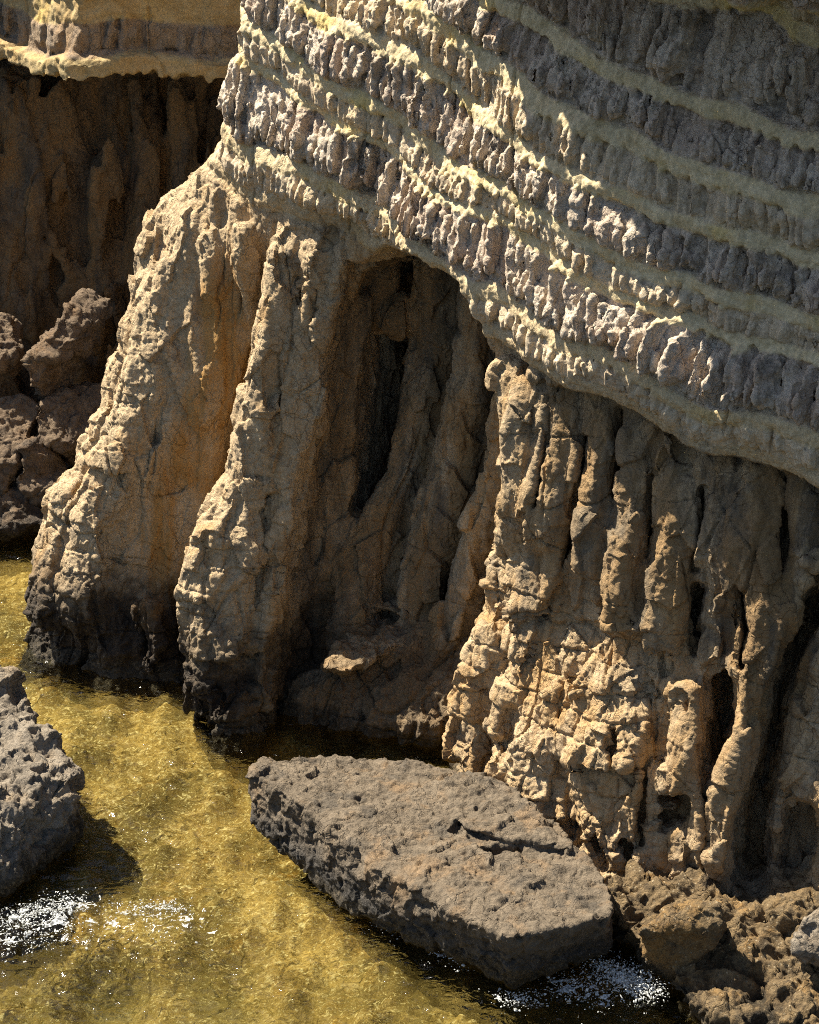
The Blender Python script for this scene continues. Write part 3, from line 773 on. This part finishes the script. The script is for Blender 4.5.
# big boulder at the left edge
def PB(px, py, y): return PY(px, py, y)
lb = [PZ(-60, 640, 1.66), PZ(-20, 648, 1.57), PZ(6, 664, 1.47), PZ(34, 700, 1.28), PZ(62, 748, 1.02), PZ(72, 778, 0.86), PZ(82, 825, 0.38), PZ(80, 850, .0), PZ(70, 858, -.5),
      PZ(52, 775, 0.99), PZ(45, 800, 0.83), PZ(30, 840, 0.51), PZ(8, 880, 0.22), PZ(-60, 850, 0.77), PZ(-140, 700, 1.28), PZ(-140, 850, 0.32), PZ(-10, 905, -.1), PZ(-140, 940, -.4), PZ(-10, 900, -.6),
      PZ(30, 780, -.6), PZ(-140, 760, -.6)]
hull_rock('pitted_boulder', lb, M_LEFT, 'rough pitted grey boulder at the left edge, standing in the shallow water', 'boulder', pitted(300, 1.2, .05), .036, .10, .14, 310)

# ------------------------------------------------------------------ far cliff across the little bay
FBEDS = [(.0, 'lower'), (6.9, 'ledge'), (7.25, 'nodule'), (7.75, 'ledge'), (8.2, 'nodule'), (9.0, 'ledge'), (9.6, 'nodule'), (10.6, 'ledge'), (11.4, 'nodule'), (12.2, 'ledge')]
def far_sd(p):
    q = warp(p*1.0); u = q[:, 0]; z = q[:, 2]
    y0 = 7.0+lin(u, [-14, -6.3, -5.2, -1, 6], [6.0, 1.2, -.1, .45, 1.2])
    y0 = y0-(y0-7.0-lin(u, [-14, -1, 6], [.3, .3, 1.]))*(1-sstep(6.5, 6.9, z))
    h = np.full(len(p), 0, F4)
    for k, (zb, kind) in enumerate(FBEDS):
        zt = FBEDS[k+1][0] if k+1 < len(FBEDS) else 14
        a = zb-(.12*np.clip(tooth(u, 90+k, .14), -.3, 1) if kind == 'ledge' else 0)
        m = sstep(-.04, .04, z-a)
        if kind == 'lower': v = -2.6+2.0*np.clip(1-z/6.9, 0, 1)
        elif kind == 'ledge': v = .30-.35*(k > 1)
        else: v = -.08+.16*bumps(u, z, zb-.03, zt+.05, .2, 60+k)
        h = h*(1-m)+v*m
    f = (y0-h-q[:, 1])*.85
    lowm = 1-sstep(6.4, 6.9, z)
    st = p*np.array([1.2, 1.2, .28], F4)
    f = f-lowm*(.65*perlin(st, 81)+.38*perlin(st*2.2, 82)+.15*perlin(st*4.6, 87))
    f = f-lowm*(.55*bumps(u+.35*perlin(p*.6, 88), z, 1.5, 7.6, .85, 98)+.2*bumps(u+.2*perlin(p*.9, 89), z, 2.5, 7.2, .4, 97))
    f = np.maximum(f, p[:, 2]-12.6)
    return f
def far_fine(P):
    st = P*np.array([1., 1., .3], F4)
    return .05*fbm(P*2.5, 4, 83)+.04*perlin(st*4, 84)+.02*perlin(P*11, 85)-.05*(1-sstep(0, .03, np.abs(perlin(P*np.array([.8, .8, .25], F4), 86))))
P, Q = isosurface(far_sd, (-10.5, 4.6, -.8), (2.5, 11.4, 12.8), .055)
P, Q = subdiv(P, Q); P = (P+vnormals(P, Q)*chunked(far_fine, P)[:, None]).astype(F4)
z = warp(P)[:, 2]; led = np.zeros(len(P), F4); nod = led.copy()
fz = warp(P[Q].mean(1))[:, 2]; part = np.zeros(len(Q), np.int32); names = {}
for k, (zb, kind) in enumerate(FBEDS):
    zt = FBEDS[k+1][0] if k+1 < len(FBEDS) else 99
    m = sstep(-.03, .03, z-zb)*(1-sstep(-.03, .03, z-zt))
    if kind == 'ledge': led += m
    if kind == 'nodule': nod += m
    part[(fz >= zb) & (fz < zt)] = k; names[k] = {'lower': 'lower_wall', 'ledge': 'ledge', 'nodule': 'nodule_bed'}[kind]
part[fz < 0] = 0
far = empty('sea_cliff', (-4, 7, 0))
tag(far, 'dark shaded cliff across the narrow bay behind the arched headland, its upper ledge catching sun', 'cliff')
split_object(names, P-np.array(far.location, F4), Q, part, M_FAR, far, {'ledge': led, 'nodule': nod, 'wet': np.ones(len(P), F4), 'rust': led*0+.3, 'shade_stain': led*0})
print('far done', round(time.time()-T0, 1))

# boulders fallen at the foot of the far cliff
def BK(px, py, y): return PY(px, py, y)
def back_rock(outline, y0, y1, label, seed, strata=.11):
    pts = [BK(a, b, y0+(y1-y0)*t) for a, b, t in outline]
    cen = np.mean(pts, 0)
    pts += [np.array([q[0]*.7+cen[0]*.3, q[1]+.7, q[2]-.55]) for q in pts]
    hull_rock('fallen_boulder', pts, M_BACK, label, 'boulder', pitted(seed, .8, .04, strata), .045, .035, .12, seed, 'boulders fallen at the foot of the far cliff')
back_rock([(25, 385, 0), (30, 355, .2), (48, 335, .3), (72, 300, .8), (88, 290, 1), (112, 296, 1), (108, 315, .8), (70, 340, .3), (40, 388, 0)], 5.6, 7.0, 'long slanting boulder leaning up against the far cliff, its lower end sunlit', 400)
back_rock([(-25, 370, 0), (-20, 330, .5), (0, 312, 1), (16, 312, 1), (18, 345, .3), (5, 372, 0)], 6.0, 6.8, 'small upright boulder at the left edge above the other fallen boulders', 420)
back_rock([(42, 445, 0), (40, 405, .3), (55, 385, .8), (95, 378, 1), (120, 382, 1), (115, 430, .3), (60, 455, 0)], 5.3, 6.4, 'blocky layered boulder beside the left outline of the headland', 440, .08)
back_rock([(-30, 470, 0), (-20, 420, .6), (0, 395, 1), (25, 390, 1), (38, 402, .8), (22, 450, .2), (5, 490, 0)], 5.0, 6.0, 'long dark boulder sloping down to the left, below the small upright one', 460, .07)
back_rock([(12, 480, 0), (30, 440, .5), (48, 432, 1), (62, 445, 1), (58, 492, 0), (30, 500, 0)], 4.9, 5.6, 'brown boulder with a sunlit top just above the dark waterline rocks', 480)
back_rock([(-60, 530, 0), (-50, 480, .6), (-10, 462, 1), (25, 470, 1), (60, 490, .8), (62, 528, 0), (20, 532, 0)], 4.6, 5.6, 'wet black boulder at the waterline beneath the brown fallen boulders', 500, .03)

# ------------------------------------------------------------------ barnacled shelf and rocks at the right foot
shelf_pts = [PZ(596, 905, 0.54), PZ(640, 878, 0.68), PZ(720, 890, 0.72), PZ(790, 900, 0.76), PZ(900, 940, 0.72), PZ(620, 945, 0.04), PZ(690, 985, 0.04), PZ(745, 1040, .0), PZ(800, 1100, .0), PZ(950, 1100, 0.22),
             PZ(700, 935, 0.50), PZ(740, 960, 0.45), PZ(780, 1000, 0.36), PZ(600, 930, -.6), PZ(690, 975, -.6), PZ(800, 1080, -.7), PZ(900, 900, -.6), PZ(640, 850, -.6)]
def shelf_fine(P):
    v = voro(P*9., 601)
    return .14*fbm(P*1.7, 4, 600)+.09*perlin(P*5, 602)+.10*facet(P*2.4, 605)[:, 0]+.03*facet(P*6., 606)[:, 0]+.04*sstep(.5, .05, v[:, 0])-.03+.025*perlin(P*20, 603)-.07*sstep(.25, .5, perlin(P*2.6, 604))
hull_rock('rock_shelf', shelf_pts, M_SHELF, 'low barnacled rock shelf at the foot of the cliff, sloping into the water', 'rock', shelf_fine, .034, .12, .22, 610)
wd = [PZ(640, 930, .85), PZ(664, 905, 1.05), PZ(696, 898, 1.15), PZ(722, 900, 1.15), PZ(724, 925, .95), PZ(700, 966, .35), PZ(668, 980, .12), PZ(646, 962, .3), PZ(690, 975, -.3), PZ(645, 965, -.3), PZ(726, 940, .3), PZ(690, 930, .9)]
hull_rock('wedge_boulder', wd, M_SHELF, 'dark wedge shaped rock with a shaded face, at the waterline between slab and shelf', 'boulder', pitted(640, .5), .03, .04, .05, 650)
er = [PZ(795, 950, .9), PZ(802, 915, 1.3), PZ(819, 895, 1.5), PZ(860, 890, 1.6), PZ(870, 960, 1.0), PZ(819, 965, .8), PZ(800, 958, .4), PZ(870, 990, .3)]
hull_rock('smooth_boulder', er, M_LEFT, 'pale smooth boulder at the right edge, resting on the barnacled shelf', 'boulder', pitted(660, .6), .035, .08, .08, 670)

# ------------------------------------------------------------------ seabed, water, foam
def grid(x0, x1, y0, y1, st):
    xs = np.arange(x0, x1+st/2, st); ys = np.arange(y0, y1+st/2, st)
    X, Y = np.meshgrid(xs, ys, indexing='ij'); nx, ny = X.shape
    P = np.stack([X.ravel(), Y.ravel(), np.zeros(X.size)], 1).astype(F4)
    I = np.arange(X.size).reshape(nx, ny)
    Q = np.stack([I[:-1, :-1], I[1:, :-1], I[1:, 1:], I[:-1, 1:]], -1).reshape(-1, 4)
    return P, Q
HOLES = [(PZ(105, 955, 0), .8, .4), (PZ(270, 745, 0), .7, .25), (PZ(20, 925, 0), .8, .3), (PZ(560, 1000, 0), .8, .3)]
def bed_z(P):
    q = P.copy(); q[:, 2] = 0
    z = -.42+.12*perlin(q*.45, 700)+.14*perlin(q*1.1, 701)+.08*perlin(q*2.9, 702)+.055*perlin(q*6.5, 703)+.03*perlin(q*13, 706)
    v = voro(q*2.0, 704); z = z+.16*sstep(.62, .1, v[:, 0])*(v[:, 2] > .4)
    z = z-.32*sstep(-4.2, -8.0, P[:, 1]+.8*perlin(q*.5, 707))
    for c, r, dp in HOLES:
        d = np.hypot(P[:, 0]-c[0], P[:, 1]-c[1]); z = z-dp*sstep(1, .25, d/r)
    return z
P, Q = grid(-9, 8, -13, 8.5, .045); P[:, 2] = bed_z(P)
t = NT('algae_covered_rock'); X = t.coords()
a = t.noise(X, 1.2, 6); b = t.noise(X, 5.5, 7, .65); c = t.noise(X, 20., 4, .6)
col = t.mix(t.ramp(a, .38, .62), (.47, .315, .09), (.28, .18, .048))
col = t.mix(t.ramp(b, .54, .70), col, (.66, .51, .23))
col = t.mix(t.math('MULTIPLY', t.ramp(t.noise(X, .8, 7, .7), .48, .57), .85), col, (.115, .085, .022))
col = t.mix(t.ramp(b, .47, .36), col, (.20, .13, .03))
col = t.mix(t.math('MULTIPLY', t.ramp(a, .58, .72), .7), col, (.50, .25, .03))
d1 = t.noise(t.mapping(X, (1, 1.25, 1)), 9., 4, .55, 2.2); col = t.mix(t.ramp(d1, .57, .64), col, (.80, .66, .32)); col = t.mix(t.math('MULTIPLY', t.ramp(d1, .48, .38), .9), col, (.12, .07, .015))  # wavy lines of stones and algae that also paint rippled light into the colour
z = t.n('ShaderNodeSeparateXYZ', {0: X}).outputs[2]
col = t.mix(t.math('MULTIPLY', t.ramp(z, -.5, -.85), .55), col, (.16, .125, .035))  # darker with depth: light lost in the water, put into the bed colour
col = t.mix(t.ramp(z, -.85, -1.15), col, (.05, .06, .025))
bp = t.n('ShaderNodeBump', {'Strength': 1., 'Distance': .06, 'Height': t.math('ADD', b, t.math('MULTIPLY', c, .4))}).outputs[0]
bs = t.n('ShaderNodeBsdfPrincipled', {'Base Color': col, 'Roughness': .9, 'Normal': bp, 'Specular IOR Level': .1})
t.t.links.new(bs.outputs[0], t.out.inputs[0])
o = mesh_object('seabed', P, Q, t.m); tag(o, kind='structure')
bigP = np.array([[-900, -900, -2.2], [900, -900, -2.2], [900, 900, -2.2], [-900, 900, -2.2]], F4)
t = NT('deep_sea_floor'); bs = t.n('ShaderNodeBsdfPrincipled', {'Base Color': (.035, .045, .04, 1), 'Roughness': .9}); t.t.links.new(bs.outputs[0], t.out.inputs[0])
o = mesh_object('ground', bigP, np.array([[0, 1, 2, 3]]), t.m); tag(o, kind='structure')
def waves(P, amp=1.):
    q = P.copy(); q[:, 2] = 0
    st = q*np.array([1., 1.35, 1.], F4)
    z = .030*perlin(st*1.3, 720)+.020*perlin(st*3.1+.4*perlin(st*1.7, 725)[:, None], 721)+.022*ridged(st*4.6+.3*perlin(st*2.1, 726)[:, None], 722)+.009*ridged(st*9.5, 723)
    for (px, py, r, a) in ((40, 930, 1.6, .05), (620, 985, 1.0, .06), (150, 930, 1.0, .04), (330, 890, .8, .02)):
        c0 = PZ(px, py, 0); d = np.hypot(P[:, 0]-c0[0], P[:, 1]-c0[1])
        z = z+a*sstep(1, .2, d/r)*(perlin(st*4.2, 730)+ridged(st*7., 731)*.5)
    return z*amp
P, Q = grid(-9, 8, -13.5, 9, .035); P[:, 2] = waves(P)
t = NT('clear_shallow_water'); X = t.coords()
hb = t.math('ADD', t.noise(t.mapping(X, (1, 1.7, 1)), 5.5, 3, .45, 1.0), t.math('MULTIPLY', t.noise(X, 19., 2, .5, .8), .16))
bp = t.n('ShaderNodeBump', {'Strength': 1., 'Distance': .06, 'Height': hb}).outputs[0]
tr = t.n('ShaderNodeBsdfTransparent', {0: (.93, .95, .86, 1)}).outputs[0]
rf = t.n('ShaderNodeBsdfRefraction', {'Color': (.93, .95, .86, 1), 'Roughness': 0.0, 'IOR': 1.33, 'Normal': bp}).outputs[0]
body = t.n('ShaderNodeMixShader', {0: .42, 1: tr, 2: rf}).outputs[0]
gb = t.n('ShaderNodeBump', {'Strength': 1., 'Distance': .022, 'Height': hb}).outputs[0]
gl = t.n('ShaderNodeBsdfGlossy', {'Roughness': .05, 'Normal': gb}).outputs[0]
fr = t.n('ShaderNodeFresnel', {'IOR': 1.33, 'Normal': gb}).outputs[0]
mx = t.n('ShaderNodeMixShader', {0: fr, 1: body, 2: gl}).outputs[0]
t.t.links.new(mx, t.out.inputs[0])
E = [-900, -9, 8, 900]; Fy = [-900, -13.5, 9, 900]; n0 = len(P); oP = []; oQ = []
for i in range(3):
    for j in range(3):
        if i == 1 and j == 1: continue
        k = n0+len(oP); oP += [(E[i], Fy[j], 0), (E[i+1], Fy[j], 0), (E[i+1], Fy[j+1], 0), (E[i], Fy[j+1], 0)]; oQ.append((k, k+1, k+2, k+3))
P = np.concatenate([P, np.array(oP, F4)]); Q = np.concatenate([Q, np.array(oQ)])
o = mesh_object('water', P, Q, t.m); tag(o, kind='structure')

# foam: broken white water as many small bubbles and flecks
t = NT('white_foam'); bs = t.n('ShaderNodeBsdfPrincipled', {'Base Color': (.74, .76, .76, 1), 'Roughness': .5}).outputs[0]
X = t.coords(); op = t.math('ADD', .16, t.math('MULTIPLY', t.ramp(t.noise(X, 30., 6, .75), .40, .66), .8))
mx = t.n('ShaderNodeMixShader', {0: op, 1: t.n('ShaderNodeBsdfTransparent').outputs[0], 2: bs}).outputs[0]; t.t.links.new(mx, t.out.inputs[0]); M_FOAM = t.m
ico = bmesh.new(); bmesh.ops.create_icosphere(ico, subdivisions=1, radius=1.)
ico.verts.ensure_lookup_table(); IV = np.array([v.co[:] for v in ico.verts], F4); IF = np.array([[v.index for v in f.verts] for f in ico.faces]); ico.free()
def foam(strokes, label, spread, seed):
    r = np.random.default_rng(seed); Ps = []; Fs = []; n = 0
    allp = np.concatenate([[PZ(a, b, 0) for a, b in st[0]] for st in strokes])
    G0, GQ = grid(allp[:, 0].min()-.5, allp[:, 0].max()+.5, allp[:, 1].min()-.5, allp[:, 1].max()+.5, .011)
    fall = np.zeros(len(G0), F4)
    for pts, num, sprd, up in strokes:
        pts = np.array([PZ(a, b, 0) for a, b in pts])[:, :2].astype(F4); d = np.full(len(G0), 9, F4)
        for a, b in zip(pts[:-1], pts[1:]):
            ab = b-a; t = np.clip(((G0[:, :2]-a)@ab)/(ab@ab), 0, 1); d = np.minimum(d, np.linalg.norm(G0[:, :2]-a-t[:, None]*ab, axis=1))
        fall = np.maximum(fall, np.exp(-(d/(sprd*1.9))**2)*min(.80, .46+num/1600))
    q = G0*np.array([1., 1.5, 1], F4); q = q+.12*np.stack([perlin(q*3, 740+seed), perlin(q*3, 741), q[:, 0]*0], 1)
    v = voro(q*9., 742+seed); lace = np.maximum(1-(v[:, 1]-v[:, 0])*3.2, 0)+.9*fbm(q*4, 4, 743)
    m = lace*.65+fall*1.15-1.22; z = waves(G0)+.006+.05*np.clip(m, 0, .6)*np.abs(perlin(q*22, 745))+.10*np.clip(fall-.72, 0, 1)*np.abs(perlin(q*9, 746))
    G0[:, 2] = z; keep = (m[GQ] > 0).all(1)
    if keep.any():
        uq, inv = np.unique(GQ[keep], return_inverse=True); inv = inv.reshape(-1, 4)
        Ps.append(G0[uq]); Fs.append(np.concatenate([inv[:, [0, 1, 2]], inv[:, [0, 2, 3]]])); n = len(uq)
    for pts, num, sprd, up in strokes:
        pts = np.array([PZ(a, b, 0) for a, b in pts])
        for _ in range(num):
            k = r.integers(len(pts)-1) if len(pts) > 1 else 0
            c = pts[k]+(pts[min(k+1, len(pts)-1)]-pts[k])*r.random()
            c = c+np.array([r.normal(0, sprd*1.3), r.normal(0, sprd*1.3), 0])
            s = abs(r.normal(0, .004))+.002
            st = np.array([s*r.uniform(.8, 2.6), s*r.uniform(.8, 2.0), s*r.uniform(.35, .9)]); a = r.random()*6.28
            v = IV*st; v = np.stack([v[:, 0]*math.cos(a)-v[:, 1]*math.sin(a), v[:, 0]*math.sin(a)+v[:, 1]*math.cos(a), v[:, 2]], 1)
            Ps.append(v+np.array([c[0], c[1], abs(r.normal(0, up))*(r.random() < .5)])); Fs.append(IF+n); n += len(IV)
            Ps[-1] = Ps[-1].astype(F4)
    P = np.concatenate(Ps).astype(F4); fl = len(G0[uq]) if keep.any() else 0
    P[fl:, 2] += waves(P[fl:])
    o = mesh_object('foam', P, np.concatenate(Fs), M_FOAM)
    return tag(o, label, 'foam', kind='stuff')
foam([([(0, 925), (40, 912), (85, 905)], 1040, .10, .02), ([(120, 915), (165, 908), (180, 915)], 360, .06, .01), ([(0, 945), (60, 925)], 480, .2, .01), ([(60, 930), (200, 925)], 240, .2, .0)],
     'white broken foam washing around the foot of the pitted boulder', .1, 1)
foam([([(600, 970), (630, 985), (650, 995)], 2080, .09, .07), ([(560, 985), (600, 1000)], 480, .14, .02), ([(500, 1000), (540, 1000)], 280, .08, .02), ([(430, 955), (470, 970)], 60, .05, .01), ([(370, 925), (400, 940)], 30, .05, .01)],
     'white splash of foam between the flat slab and the barnacled shelf', .1, 2)

# ------------------------------------------------------------------ light
SUN = np.array([-.50, .28, .82]); SUN /= np.linalg.norm(SUN)
import mathutils
ld = bpy.data.lights.new('sun', 'SUN'); ld.energy = 5.0; ld.angle = math.radians(.5); ld.color = (1., .915, .755)
sun = bpy.data.objects.new('sun', ld); COL.objects.link(sun)
sun.rotation_euler = mathutils.Vector((-SUN).tolist()).to_track_quat('-Z', 'Y').to_euler(); sun.location = (-20, 10, 40)
wd_ = bpy.data.worlds.new('World'); scene.world = wd_; wd_.use_nodes = True
nt = wd_.node_tree; bg = nt.nodes['Background']; sky = nt.nodes.new('ShaderNodeTexSky'); sky.sky_type = 'NISHITA'; sky.sun_disc = False
sky.sun_elevation = math.asin(SUN[2]); sky.sun_rotation = math.atan2(SUN[0], SUN[1]); nt.links.new(sky.outputs[0], bg.inputs[0]); bg.inputs[1].default_value = .05
vs = scene.view_settings; vs.view_transform = 'Standard'; vs.look = 'None'; vs.gamma = 1; vs.exposure = 1.52; vs.use_curve_mapping = False
cy = scene.cycles; cy.use_denoising = False; cy.use_adaptive_sampling = True; cy.adaptive_threshold = .006; cy.sample_clamp_indirect = 2.5; cy.pixel_filter_type = 'BLACKMAN_HARRIS'; cy.filter_width = 1.05; cy.caustics_refractive = False; cy.caustics_reflective = False; cy.max_bounces = 8; cy.transparent_max_bounces = 12
print('script', round(time.time()-T0, 1))
